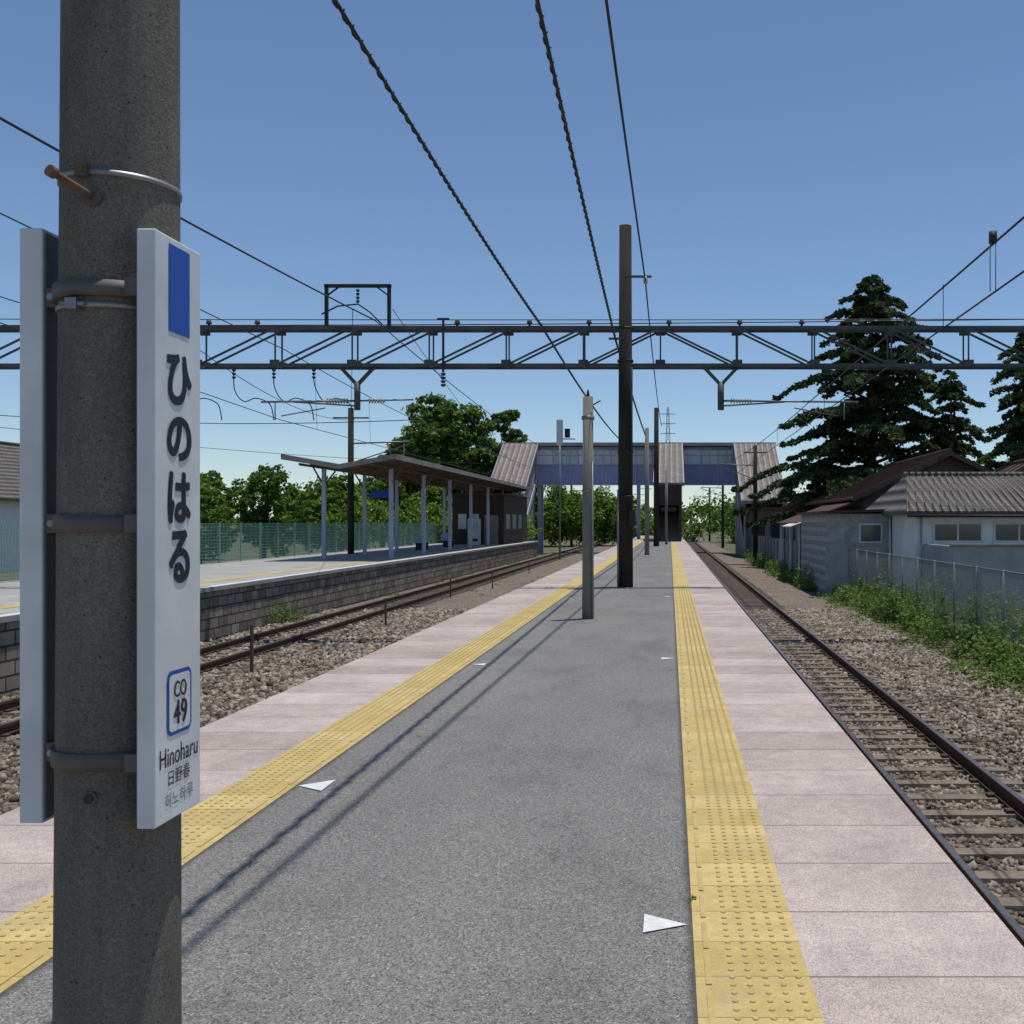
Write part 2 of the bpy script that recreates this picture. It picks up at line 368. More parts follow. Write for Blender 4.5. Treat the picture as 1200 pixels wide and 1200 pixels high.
def text_mesh(body,offset=0.,res=6):
    cu=bpy.data.curves.new('t','FONT'); cu.body=body; cu.size=1; cu.offset=offset; cu.resolution_u=res; cu.fill_mode='BOTH'
    o=bpy.data.objects.new('t',cu); S.collection.objects.link(o); dg=bpy.context.evaluated_depsgraph_get(); dg.update()
    me=bpy.data.meshes.new_from_object(o.evaluated_get(dg)); bpy.data.objects.remove(o); return me
def place_text(root,name,body,yc,zc,w,h,m,xf,side,offset=0.,fat=0.):
    me=text_mesh(body,offset); n=len(me.vertices); co=np.zeros(n*3); me.vertices.foreach_get('co',co); co=co.reshape(-1,3)
    if n==0: print('EMPTY TEXT',body); return
    mn=co.min(0); mxx=co.max(0)
    u=(co[:,0]-(mn[0]+mxx[0])/2)/(mxx[0]-mn[0])*(w-2*fat); v=(co[:,1]-(mn[1]+mxx[1])/2)/(mxx[1]-mn[1])*(h-2*fat)
    offs=[(0,0)]
    if fat: offs+=[(fat*math.cos(t),fat*math.sin(t)) for t in np.arange(0,6.28,6.2832/12)]
    polys=[tuple(pp.vertices) for pp in me.polygons]; V=[];F=[]
    for i,(du,dv) in enumerate(offs):
        b=len(V); V+=list(zip(np.full(n,xf+side*.00006*i),yc+side*(u+du),zc+v+dv)); F+=[tuple(b+q for q in f) for f in polys]
    m2=bpy.data.meshes.new(name); m2.from_pydata(V,[],F); m2.materials.append(m); m2.update(); obj(name,m2,root)
def station_sign(x0,x1,y0,y1,z0,z1,side,dz):
    s=MB('station_name_sign'); yc=(y0+y1)/2
    s.part('panel'); s.box(x0,x1,y0,y1,z0,z1,M_signw)
    s.part('back_plate')
    if side>0: s.box(x0-.004,x0-.0005,y0+.008,y1-.008,z0+.01,z1-.01,M_signback)
    else: s.box(x1+.0005,x1+.004,y0+.008,y1-.008,z0+.01,z1-.01,M_signback)
    xf=(x1+.0015) if side>0 else (x0-.0015)
    s.part('blue_mark')
    def rect(w,za,zb,m,xo=0):
        x=xf+side*xo; q=[(x,yc-w/2,za),(x,yc+w/2,za),(x,yc+w/2,zb),(x,yc-w/2,zb)]; s.face(q if side>0 else q[::-1],m)
    rect(.100,2.036+dz,2.236+dz,M_blue)
    s.part('number_frame')
    def rr(w,h,r,zc,m,xo):
        pts=[]
        for cx,cz,a0 in((w/2-r,h/2-r,0),(-w/2+r,h/2-r,90),(-w/2+r,-h/2+r,180),(w/2-r,-h/2+r,270)):
            for k in range(7):
                t=math.radians(a0+k*15); pts.append((xf+side*xo,yc+side*(cx+r*math.cos(t)),zc+cz+r*math.sin(t)))
        s.face(pts,m)
    rr(.118,.148,.020,1.185+dz,M_blue,0.); rr(.100,.130,.012,1.185+dz,M_signw,.0008)
    root=s.done()
    bevel([c for c in root.children if c.name.startswith('panel')][0],.004)
    T=lambda nm,b,z,w,h,m,of=0.,xo=0,fat=0.: place_text(root,nm,b,yc,z+dz,w,h,m,xf+side*xo,side,of,fat)
    for i,(c,ww,hh) in enumerate((('ひ',.120,.120),('の',.118,.104),('は',.110,.120),('る',.102,.124))):
        T('kana_%d'%(i+1),c,1.930-.1365*i,ww,hh,M_black,.0,0,.0046)
    T('code_letters','CO',1.215,.060,.038,M_black,.0,.002,.0006); T('code_number','49',1.161,.066,.056,M_black,.0,.002,.0009)
    T('romaji','Hinoharu',1.066,.182,.044,M_black); T('kanji','日野春',1.016,.104,.035,M_black,.0); T('hangul','히노하루',.966,.134,.034,M_grey,.0)
station_sign(-1.183,-1.141,2.27,2.49,.919,2.2526,1,0)
station_sign(-1.516,-1.461,2.385,2.605,.898,2.286,-1,0.02)

# ---------------------------------------------------------------- platform poles
def pole(name,x,y,top,r0,r1,m,extra=None,zb=-.01):
    q=MB(name); q.part('shaft'); q.cyl((x,y,zb),(x,y,top),r0,r1,m,20)
    if extra: extra(q)
    return q.done()
def e1(q):
    q.part('fittings')
    for z in(2.2,5.55,6.35,3.3): q.cyl((-1.1,25.3,z),(-1.1,25.3,z+.06),.2,.2,M_dark,20)
    q.bar((-1.1,25.1,7.62),(-.45,25.1,7.62),.05,M_steel); q.cyl((-.6,25.1,7.45),(-.6,25.1,7.62),.05,.05,M_insul,8)
    q.bar((-1.1,25.1,6.1),(-1.5,25.1,6.1),.05,M_steel)
    q.box(-1.0,-.85,25,25.15,1.5,1.9,M_dark); q.cyl((-.93,25.07,1.9),(-.93,25.07,5.4),.02,.02,M_dark,8)
    q.cyl((-1.27,25.1,.0),(-1.27,25.1,2.4),.025,.025,M_galv,8)
pole('catenary_pole',-1.1,25.3,8.92,.19,.15,M_poled,e1)
def e2(q):
    q.part('fittings'); q.cyl((-1.36,17,3.3),(-1.36,17,3.36),.105,.105,M_galv,16); q.cyl((-1.36,17,3.68),(-1.36,17,3.80),.03,.015,M_dark,8)
    q.cyl((-1.36,17,2.1),(-1.36,17,2.13),.108,.108,M_galv,16); q.bar((-1.36,17,3.5),(-1.15,17,3.62),.02,M_dark)
    q.cyl((-1.28,16.92,0),(-1.28,16.92,2.6),.016,.016,M_galv,8)
pole('concrete_post',-1.36,17,3.68,.098,.085,M_poleg,e2)
pole('concrete_post',-1.12,50,6.2,.12,.1,M_poleg)
pole('catenary_pole',-.9,68,9.2,.19,.15,M_poled)
pole('concrete_post',-.25,74,5.4,.1,.1,M_poleg)

# ---------------------------------------------------------------- gantry
gz0,gz1=5.49,6.42
def gantry(y,xl,xr,z0,z1,name='catenary_gantry',dep=.45,panel=1.94):
    q=MB(name); q.part('truss')
    for yy in(y,y+dep):
        q.bar((xl,yy,z1),(xr,yy,z1),.075,M_steel,.075); q.bar((xl,yy,z0),(xr,yy,z0),.075,M_steel,.075)
        n=int(round((xr-xl)/panel)); w=(xr-xl)/n
        for i in range(n+1):
            x=xl+i*w; q.bar((x,yy,z0),(x,yy,z1),.035,M_steel)
            q.box(x-.12,x+.12,yy-.045,yy-.0385,z1-.13,z1+.03,M_steel); q.box(x-.12,x+.12,yy-.045,yy-.0385,z0-.03,z0+.13,M_steel)
            if i<n:
                c=-1.1
                if x+w/2<c: q.bar((x,yy,z0),(x+w,yy,z1),.045,M_steel)
                else: q.bar((x,yy,z1),(x+w,yy,z0),.045,M_steel)
    n=int(round((xr-xl)/panel)); w=(xr-xl)/n
    for i in range(n+1):
        x=xl+i*w; q.bar((x,y,z1),(x,y+dep,z1),.04,M_steel); q.bar((x,y,z0),(x,y+dep,z0),.04,M_steel)
        if i<n: q.bar((x,y,z0),(x+w,y+dep,z0),.03,M_steel)
    q.part('end_columns')
    for x in(xl-.2,xr+.2): q.cyl((x,y+dep/2,-1.42),(x,y+dep/2,z1+1.2),.2,.16,M_poleg,16)
    return q
q=gantry(25.35,-17.4,9.3,gz0,gz1)
q.part('top_frame')
X0,X1=-8.5,-6.95
yy=25.35
q.bar((X0,yy,6.45),(X0,yy,7.45),.08,M_dark); q.bar((X1,yy,6.45),(X1,yy,7.45),.08,M_dark); q.bar((X0-.05,yy,7.45),(X1+.05,yy,7.45),.08,M_dark)
q.bar((X0,yy,7.2),(X0+.3,yy,7.42),.035,M_dark); q.bar((X1,yy,7.2),(X1-.3,yy,7.42),.035,M_dark)
for k in range(4): q.cyl(((X0+X1)/2,yy,7.36-.09*k),((X0+X1)/2,yy,7.30-.09*k),.05,.03,M_dark,8)
q.tube([((X0+X1)/2-.9,yy,6.75),((X0+X1)/2-.5,yy,6.95),((X0+X1)/2,yy,7.0),((X0+X1)/2+.3,yy,6.8),((X0+X1)/2+.6,yy,6.5)],.02,M_dark)
q.part('insulators')
for px in(243,300,535,620,690,784,867,940,1010):
    x=(px-785)/47.4; q.cyl((x,25.4,6.46),(x,25.4,6.52),.03,.03,M_dark,8); q.cyl((x,25.4,6.52),(x,25.4,6.62),.075,.05,M_band,10)
q.bar((-5.6,25.3,5.3),(-5.6,25.3,6.6),.05,M_dark); q.bar((-5.75,25.3,6.62),(-5.45,25.3,6.62),.05,M_dark)
for k in range(4): q.cyl((-5.6,25.3,5.28-.09*k),(-5.6,25.3,5.22-.09*k),.07,.04,M_dark,8)
q.part('drop_brackets')
def drop(xc,xe,dirn):
    y=25.55
    q.bar((xc-.42,y,5.47),(xc,y,5.02),.08,M_steel); q.bar((xc+.42,y,5.47),(xc,y,5.02),.08,M_steel)
    q.cyl((xc,y,5.1),(xc,y,4.40),.08,.08,M_steel,10)
    q.bar((xc-.45,y,5.44),(xc+.45,y,5.44),.07,M_steel)
    q.cyl((xc,y,4.63),(xe,y,4.60),.026,.026,M_galv,8); q.cyl((xc,y,4.50),(xc+dirn*1.6,y,4.60),.020,.020,M_galv,8)
    for k in range(8):
        x=xc+dirn*(.25+.07*k); q.cyl((x,y,4.625),(x+dirn*.03,y,4.625),.075,.05,M_insul,10)
    q.cyl((xe-dirn*.35,y,4.60),(xe-dirn*.35,y,4.15),.016,.016,M_galv,6)
    q.cyl((xe-dirn*.5,y,4.25),(xe-dirn*1.6,y,4.45),.016,.016,M_galv,6)
drop(-7.8,-10.2,-1); drop(1.27,4.7,1)
q.cyl((-7.8,25.55,4.63),(-6.4,25.55,4.66),.022,.022,M_galv,8)
for k in range(6): q.cyl((-7.5+.07*k,25.55,4.63),(-7.47+.07*k,25.55,4.63),.07,.045,M_insul,10)
q.done()
def mast(x,y,top,arm,name='catenary_mast'):
    q=MB(name); q.part('shaft'); q.cyl((x,y,-1.42),(x,y,top),.17,.14,M_poled,14); q.part('arm')
    q.cyl((x,y,5.6),(x+arm,y,5.7),.04,.04,M_galv,8); q.cyl((x,y,4.6),(x+arm,y,5.6),.03,.03,M_galv,8); q.cyl((x+arm*.9,y,5.65),(x+arm*.9,y,4.1),.02,.02,M_galv,6)
    q.cyl((x-abs(arm)*.3,y,top-.5),(x+abs(arm)*.3,y,top-.5),.04,.04,M_dark,8)
    for k in range(5): q.cyl((x+arm*.12*(1+k*.25),y,5.62),(x+arm*.12*(1+k*.25)+.04,y,5.62),.07,.05,M_insul,8)
    q.done()
mast(-16.2,52,7.4,3); mast(6.0,72,7.0,-2.6); mast(6.2,120,7,-2.6); mast(6.2,160,7,-2.6); mast(-12.5,130,7.5,2.5); mast(-3.5,150,7,-3)

# ---------------------------------------------------------------- wires
def sagline(p0,p1,sag,n=14):
    p0=Vector(p0);p1=Vector(p1); return [p0.lerp(p1,i/n)-Vector((0,0,4*sag*(i/n)*(1-i/n))) for i in range(n+1)]
def smooth(P,k=6):
    P=[Vector(p) for p in P]; out=[]
    for i in range(len(P)-1):
        p0=P[max(i-1,0)];p1=P[i];p2=P[i+1];p3=P[min(i+2,len(P)-1)]
        for j in range(k):
            t=j/k; out.append(.5*((2*p1)+(p2-p0)*t+(2*p0-5*p1+4*p2-p3)*t*t+(3*p1-p0-3*p2+p3)*t**3))
    out.append(P[-1]); return out
w=MB('overhead_wires'); w.part('twisted_cable')
def twisted(pts,r,amp,pitch):
    w.tube(pts,r,M_wire,6)
    L=0; out=[]
    for a_,b_ in zip(pts[:-1],pts[1:]):
        seg=(b_-a_).length; n=max(2,int(seg/pitch*7))
        for k in range(n):
            t=k/n; s_=(L+seg*t)/pitch*2*math.pi; c=a_.lerp(b_,t); out.append(c+Vector((math.cos(s_)*amp,0,math.sin(s_)*amp)))
        L+=seg
    w.tube(out,r*.55,M_wire,4)
twisted(sagline((-3.15,-6,7.3),(-3.2,25.4,6.5),.35)+sagline((-3.2,25.4,6.5),(-3.2,68,7.0),.3)[1:],.023,.028,.30)
twisted(sagline((-1.02,-6,6.6),(-1.33,25.2,6.08),.15)+sagline((-1.33,25.2,6.08),(-1.1,68,6.2),.3)[1:],.020,.024,.30)
w.part('feeder'); 
for pts,r in((sagline((-.9,-8,7.9),(-.6,25.1,7.5),.15)+sagline((-.6,25.1,7.5),(-.55,68,8.0),.5)[1:],.020),
    (sagline((-7.6,-10,6.0),(-7.3,25.4,6.6),.3),.018),(sagline((-7.3,25.4,6.6),(-8,75,6.6),.5),.014),
    (sagline((-9.6,-10,6.6),(-9.6,25.5,5.9),.1),.012),(sagline((-9.6,25.5,5.9),(-10,52,5.6),.2),.012),(sagline((-10,52,5.6),(-9.8,110,5.8),.2),.012),
    (sagline((-9.5,-10,5.2),(-9.7,25.5,4.15),0),.010),([Vector((-9.7,25.5,4.15)),Vector((-9.6,180,4.1))],.010),
    (sagline((-12.4,-10,6.2),(-12.4,25.5,5.9),.3),.012),(sagline((-12.4,25.5,6.4),(-16.2,52,6.8),.6),.012),(sagline((-7.9,25.5,6.9),(-16.2,52,6.9),.5),.010),
    (sagline((-6.9,25.5,6.9),(-12.6,90,6.3),.8),.010),
    (sagline((3.45,-10,4.7),(3.5,25.5,4.62),.06),.013),(sagline((3.5,25.5,4.62),(3.4,72,5.6),.3),.012),(sagline((3.4,72,5.6),(3.4,160,5.6),.3),.010),
    (sagline((3.45,-10,4.02),(3.5,25.5,4.1),0),.011),([Vector((3.5,25.5,4.1)),Vector((3,200,4.1))],.010),
    (sagline((-17,25.5,6.5),(9.3,25.5,6.66),.05),.014),(sagline((-17,25.3,6.62),(9.3,25.3,6.62),.02),.012),
    (sagline((-25,26,5.2),(-5.6,25.6,4.2),.5),.010),(sagline((-25,26,5.0),(-9.6,52,4.6),.4),.010)):
    w.tube(pts,r,M_wire,5)
w.part('droppers')
for y in np.arange(3,72,5.):
    zt=4.68-.06 if y<25 else 4.62+(y-25.5)/46*1.0-.2
    if y>10: w.cyl((3.47,y,zt),(3.47,y,4.06),.005,.005,M_wire,4)
    if y>26: w.cyl((-9.7,y,5.55),(-9.65,y,4.15),.005,.005,M_wire,4)
y9=11.0
w.cyl((3.47,y9,4.72),(3.47,y9,4.6),.045,.045,M_dark,10); w.cyl((3.44,y9,4.64),(3.44,y9,4.08),.006,.006,M_galv,5); w.cyl((3.50,y9,4.64),(3.50,y9,4.08),.006,.006,M_galv,5)
for k,x in enumerate((-12.2,-10.9,-9.9,-8.9)):
    w.tube(smooth([(x,25.6,5.45),(x+.02,25.6,4.85+.06*k),(x+.25,25.6,4.62),(x+.55,25.6,4.70),(x+.9,25.6,4.55),(x+1.0,25.6,4.15)]),.014,M_wire,5)
    for j in range(3): w.cyl((x,25.6,5.42-.09*j),(x,25.6,5.37-.09*j),.055,.035,M_dark,8)
w.done()

# ---------------------------------------------------------------- canopy on the opposite platform
c=MB('platform_canopy'); YA,YB=42,84
XL,XR,XV=-15.9,-11.25,-13.6; zt,zv=4.28,3.86
c.part('roof')
for xa,xb,za,zb in((XL,XV,zt,zv),(XV,XR,zv,zt)):
    c.hexa([(xa,YA,za),(xb,YA,zb),(xb,YB,zb),(xa,YB,za),(xa,YA,za+.07),(xb,YA,zb+.07),(xb,YB,zb+.07),(xa,YB,za+.07)],M_canopy)
c.part('fascia'); c.box(XR,XR+.05,YA-.03,YB,zt-.1,zt+.12,M_fascia); c.box(XL-.05,XL,YA-.03,YB,zt-.1,zt+.12,M_fascia)
for xa,xb,za,zb in((XL,XV,zt,zv),(XV,XR,zv,zt)):
    c.hexa([(xa,YA-.05,za-.08),(xb,YA-.05,zb-.08),(xb,YA-.003,zb-.08),(xa,YA-.003,za-.08),(xa,YA-.05,za+.12),(xb,YA-.05,zb+.12),(xb,YA-.003,zb+.12),(xa,YA-.003,za+.12)],M_fascia)
c.part('frame')
for y in(45,51,57,63,69,75,81):
    for x in(-15.2,-12.25):
        c.box(x-.08,x+.08,y-.08,y+.08,0.005,3.98,M_lilacl)
        c.bar((x-.5,y,3.9 if x>-13 else 4.05),(x,y,3.2),.06,M_canopy); c.bar((x+.5,y,4.02 if x>-13 else 3.85),(x,y,3.2),.06,M_canopy)
    c.bar((XL+.1,y,4.16),(XV,y,3.77),.1,M_canopy,.16); c.bar((XR-.1,y,4.16),(XV,y,3.77),.1,M_canopy,.16)
for y in np.arange(42.5,83,1.2):
    c.bar((XL+.1,y,4.22),(XV,y,3.82),.05,M_canopy,.07); c.bar((XR-.1,y,4.22),(XV,y,3.82),.05,M_canopy,.07)
for x,z in((-15.2,3.98),(-12.25,3.98),(-14.4,3.94),(-12.9,3.94)): c.bar((x,YA,z),(x,YB,z),.06,M_canopy,.1)
c.done()
s=MB('hanging_sign'); s.part('board'); s.box(-14.6,-13.5,50,50.12,2.8,3.15,M_blue); s.part('hangers'); s.bar((-14.4,50.06,3.15),(-14.4,50.06,3.95),.03,M_dark); s.bar((-13.7,50.06,3.15),(-13.7,50.06,3.85),.03,M_dark); s.done()
for i,(x,y) in enumerate(((-14.5,58),(-14.5,65))):
    s=MB('platform_bench'); s.part('seat'); s.box(x,x+.45,y,y+2,.42,.46,M_lilacl); s.part('backrest'); s.box(x-.05,x,y,y+2,.46,.85,M_lilacl); s.part('legs'); 
    for yy in(y+.2,y+1.7): s.box(x+.05,x+.4,yy,yy+.08,.005,.42,M_dark)
    s.done()
s=MB('waiting_shelter'); s.part('walls'); s.box(-15.7,-12.0,74,86,0.006,3.6,M_brown); s.part('windows')
for x in(-15.3,-14.4): s.box(x,x+.6,73.97,73.998,1.1,2.2,M_glassl)
for y in(75,78,81): s.box(-11.998,-11.97,y,y+1.8,1.1,2.2,M_glassl)
s.part('door'); s.box(-13.4,-12.4,73.97,73.998,.02,2.1,M_fascia); s.part('roof'); s.box(-15.8,-11.8,73.8,86.1,3.6,3.68,M_canopy); s.done()
s=MB('vending_machine'); s.part('body'); s.box(-14.3,-13.5,72.4,73.1,.006,1.85,M_white); s.part('display'); s.box(-14.2,-13.6,72.37,72.398,.9,1.7,M_glassl); s.part('dispenser'); s.box(-14.2,-13.6,72.37,72.398,.25,.45,M_dark); s.done()

# ---------------------------------------------------------------- footbridge
b=MB('station_footbridge'); Y0,Y1=97,99.6
b.part('girder'); b.box(-12.6,6.2,Y0,Y1,5.25,6.95,M_lilac)
for x in np.arange(-12.6,6.3,1.56): b.box(x-.06,x+.06,Y0-.08,Y0-.003,5.2,6.98,M_lilacl)
b.box(-12.6,6.2,Y0-.12,Y0-.001,6.98,7.1,M_lilacl); b.box(-12.6,6.2,Y0-.1,Y0-.001,5.1,5.25,M_lilacl)
b.part('windows'); b.box(-12.6,6.2,Y0+.05,Y1-.05,6.96,8.75,M_glassl)
b.part('window_frames')
for x in np.arange(-12.6,6.3,.78): b.box(x-.04,x+.04,Y0-.01,Y0+.045,7.1,8.7,M_lilacl)
b.box(-12.6,6.2,Y0-.03,Y0+.04,7.9,7.97,M_lilacl); b.box(-12.6,6.2,Y0-.04,Y0+.04,8.45,8.75,M_wallg)
for x0 in(-12.6,-8.6,1.3): b.box(x0,x0+1.5,Y0-.02,Y0+.046,7.1,8.45,M_wall)
b.part('roof'); b.box(-16,10,Y0-.5,Y1+.4,8.85,9.0,M_fascia); b.box(-16,10,Y0-.55,Y0-.505,8.8,9.12,M_wallg)
b.part('towers'); 
for x0,x1 in((-15.6,-12.6),(6.2,9.7)):
    b.box(x0,x1,Y0,Y1,5.25,8.84,M_wallg)
def stair(x0,x1,yb,zr,zf,wallm,part):
    zt_r=8.9; zt_f=5.3
    b.part(part+'_roof'); ov=.25
    b.hexa([(x0-ov,yb,zr),(x1+ov,yb,zr),(x1+ov,Y0-.56,zt_r),(x0-ov,Y0-.56,zt_r),(x0-ov,yb,zr+.12),(x1+ov,yb,zr+.12),(x1+ov,Y0-.56,zt_r+.12),(x0-ov,Y0-.56,zt_r+.12)],M_roofst)
    b.part(part+'_eaves')
    for x in(x0-ov-.05,x1+ov+.003): b.hexa([(x,yb,zr-.15),(x+.045,yb,zr-.15),(x+.045,Y0-.56,zt_r-.15),(x,Y0-.56,zt_r-.15),(x,yb,zr+.16),(x+.045,yb,zr+.16),(x+.045,Y0-.56,zt_r+.16),(x,Y0-.56,zt_r+.16)],M_lilacl)
    b.box(x0-ov,x1+ov,yb-.04,yb-.003,zr-.15,zr+.14,M_fascia)
    b.part(part+'_walls')
    for x in(x0,x1-.1):
        b.hexa([(x,yb+.3,zf),(x+.1,yb+.3,zf),(x+.1,Y0-.01,zt_f),(x,Y0-.01,zt_f),(x,yb+.3,zr-.02),(x+.1,yb+.3,zr-.02),(x+.1,Y0-.01,zt_r-.05),(x,Y0-.01,zt_r-.05)],wallm)
    for x in(x0-.06,x1+.003):
        b.hexa([(x,yb+.2,zf-.25),(x+.057,yb+.2,zf-.25),(x+.057,Y0-.01,zt_f-.3),(x,Y0-.01,zt_f-.3),(x,yb+.2,zf+.35),(x+.057,yb+.2,zf+.35),(x+.057,Y0-.01,zt_f+.35),(x,Y0-.01,zt_f+.35)],M_lilacl)
    b.part(part+'_steps'); n=28
    for i in range(n):
        yy=yb+.8+(Y0-yb-.8)*i/n; b.box(x0+.1,x1-.1,yy,Y0-.02,zf+(zt_f-zf)*i/n,zf+(zt_f-zf)*(i+1)/n-.002,M_conc)
stair(6.3,9.6,86,3.3,-.8,M_wallg,'east_stair'); stair(-15.4,-12.7,87,3.9,0.01,M_wallg,'west_stair'); stair(-1.1,.9,85,4.75,0.01,M_brown,'centre_stair')
b.part('entrance')
b.box(-1.15,-.95,84.6,86,.01,4.7,M_brown); b.box(.75,.95,84.6,86,.01,4.7,M_brown); b.box(-.95,.75,84.7,84.8,3.0,4.7,M_brown); b.box(-.75,.55,84.62,84.69,2.5,2.85,M_dark)
b.part('piers')
for x in(-3.0,1.0): 
    for y in(97.3,99.2): b.box(x-.15,x+.15,y-.15,y+.15,.005,5.2,M_lilacl)
for x in(-12.4,6.5,9.4,-15.3):
    for y in(97.3,99.2): b.box(x-.15,x+.15,y-.15,y+.15,-1.4,5.2,M_lilacl)
b.done()
s=MB('railway_signal'); s.part('mast'); s.cyl((-8.6,80,-1.42),(-8.6,80,8.9),.08,.08,M_galv,10); s.part('head'); s.box(-8.85,-8.35,79.9,79.98,7.6,9.6,M_white); s.box(-8.2,-7.8,79.8,80,8.2,8.9,M_dark); s.part('bracket'); s.bar((-8.6,80,8.1),(-7.4,80,8.1),.08,M_galv); s.cyl((-8,79.79,8.65),(-8,79.7,8.65),.1,.1,M_dark,12); s.cyl((-8,79.79,8.4),(-8,79.7,8.4),.1,.1,M_dark,12); s.done()
s=MB('transmission_tower'); cx,cy=-.8,420
s.part('lattice')
for i in range(10):
    z0=-1.4+i*5;z1=z0+5; r0=4*(1-i/12);r1=4*(1-(i+1)/12)
    C0=[(cx+a_*r0*.5,cy+b_*r0*.5,z0) for a_,b_ in((-1,-1),(1,-1),(1,1),(-1,1))]; C1=[(cx+a_*r1*.5,cy+b_*r1*.5,z1) for a_,b_ in((-1,-1),(1,-1),(1,1),(-1,1))]
    for k in range(4): s.bar(C0[k],C1[k],.22,M_galv); s.bar(C0[k],C1[(k+1)%4],.13,M_galv); s.bar(C0[(k+1)%4],C1[k],.13,M_galv); s.bar(C1[k],C1[(k+1)%4],.13,M_galv)
s.part('crossarms')
for z in(38,42,46): s.bar((cx-3,cy,z),(cx+3,cy,z),.25,M_galv)
s.done()

# ---------------------------------------------------------------- right side buildings
h=MB('tiled_house'); 
h.part('walls'); h.box(9.1,17,38,46,-1.42,1.95,M_wall)
h.part('roof')
def slab(m,pts,t,mat):
    m.hexa([*pts,*[(p_[0],p_[1],p_[2]+t) for p_ in pts]],mat)
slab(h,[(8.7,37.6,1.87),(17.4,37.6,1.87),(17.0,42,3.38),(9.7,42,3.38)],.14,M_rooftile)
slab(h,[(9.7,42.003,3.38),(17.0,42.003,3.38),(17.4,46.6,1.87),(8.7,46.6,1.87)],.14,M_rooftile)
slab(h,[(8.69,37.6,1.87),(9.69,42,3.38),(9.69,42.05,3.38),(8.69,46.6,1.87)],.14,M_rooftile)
h.cyl((9.6,42,3.55),(17.1,42,3.55),.12,.12,M_rooftile,8)
for i in range(29):
    f=i/28; h.cyl((8.8+f*8.5,37.6,2.01),(9.75+f*7.2,41.95,3.52),.035,.035,M_rooftile,6)
h.part('fascia'); h.box(8.7,17.4,37.56,37.597,1.80,1.95,M_wood)
h.part('windows')
for x0,x1 in((9.75,11.6),(12.0,13.9),(14.3,15.9)):
    xm=(x0+x1)/2
    h.box(x0,x1,37.95,37.997,.85,1.6,M_white)
    h.box(x0+.08,xm-.04,37.93,37.949,.93,1.52,M_glass); h.box(xm+.04,x1-.08,37.93,37.949,.93,1.52,M_glass)
    h.box(x0-.05,x1+.05,37.88,37.997,.80,.848,M_white)
h.part('gutter'); h.cyl((8.7,37.53,1.83),(17.4,37.53,1.83),.05,.05,M_dark,8); h.cyl((9.3,37.9,1.8),(9.3,37.9,-1.4),.04,.04,M_wallg,8)
h.done()
h=MB('block_wall'); h.part('wall'); h.box(9.4,14.5,34,34.2,-1.42,.8,M_wallg); h.part('coping'); h.box(9.35,14.55,33.95,34.25,.8,.87,M_conc); h.part('side'); h.box(9.4,9.6,34.2,37.9,-1.42,.8,M_wallg); h.done()
h=MB('concrete_shed'); h.part('walls'); h.box(6.4,9.08,42,50,-1.42,1.95,M_blockx)
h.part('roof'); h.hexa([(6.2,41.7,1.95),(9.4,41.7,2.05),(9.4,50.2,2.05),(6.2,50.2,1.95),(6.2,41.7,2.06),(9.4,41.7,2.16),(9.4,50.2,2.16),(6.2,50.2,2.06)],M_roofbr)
h.part('window'); h.box(7.75,8.7,41.95,41.997,.75,1.55,M_white); h.box(7.82,8.63,41.93,41.949,.82,1.48,M_glass)
h.part('door'); h.box(6.55,7.3,41.96,41.997,-1.4,.7,M_wallg); h.part('pipe'); h.cyl((9.0,41.9,2.0),(9.0,41.9,-1.4),.04,.04,M_white,8); h.done()
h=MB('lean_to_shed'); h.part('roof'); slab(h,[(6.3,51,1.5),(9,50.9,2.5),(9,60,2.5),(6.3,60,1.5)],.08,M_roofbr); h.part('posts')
for x,y,z in((6.45,51.2,1.5),(6.45,55,1.5),(6.45,59.5,1.5)): h.bar((x,y,-1.42),(x,y,z),.1,M_white)
h.part('walls'); h.box(7.6,8.9,51.3,60,-1.42,1.9,M_wood); h.part('awning'); slab(h,[(5.9,50.2,1.35),(6.9,50.2,1.7),(6.9,54,1.7),(5.9,54,1.35)],.05,M_white); h.done()
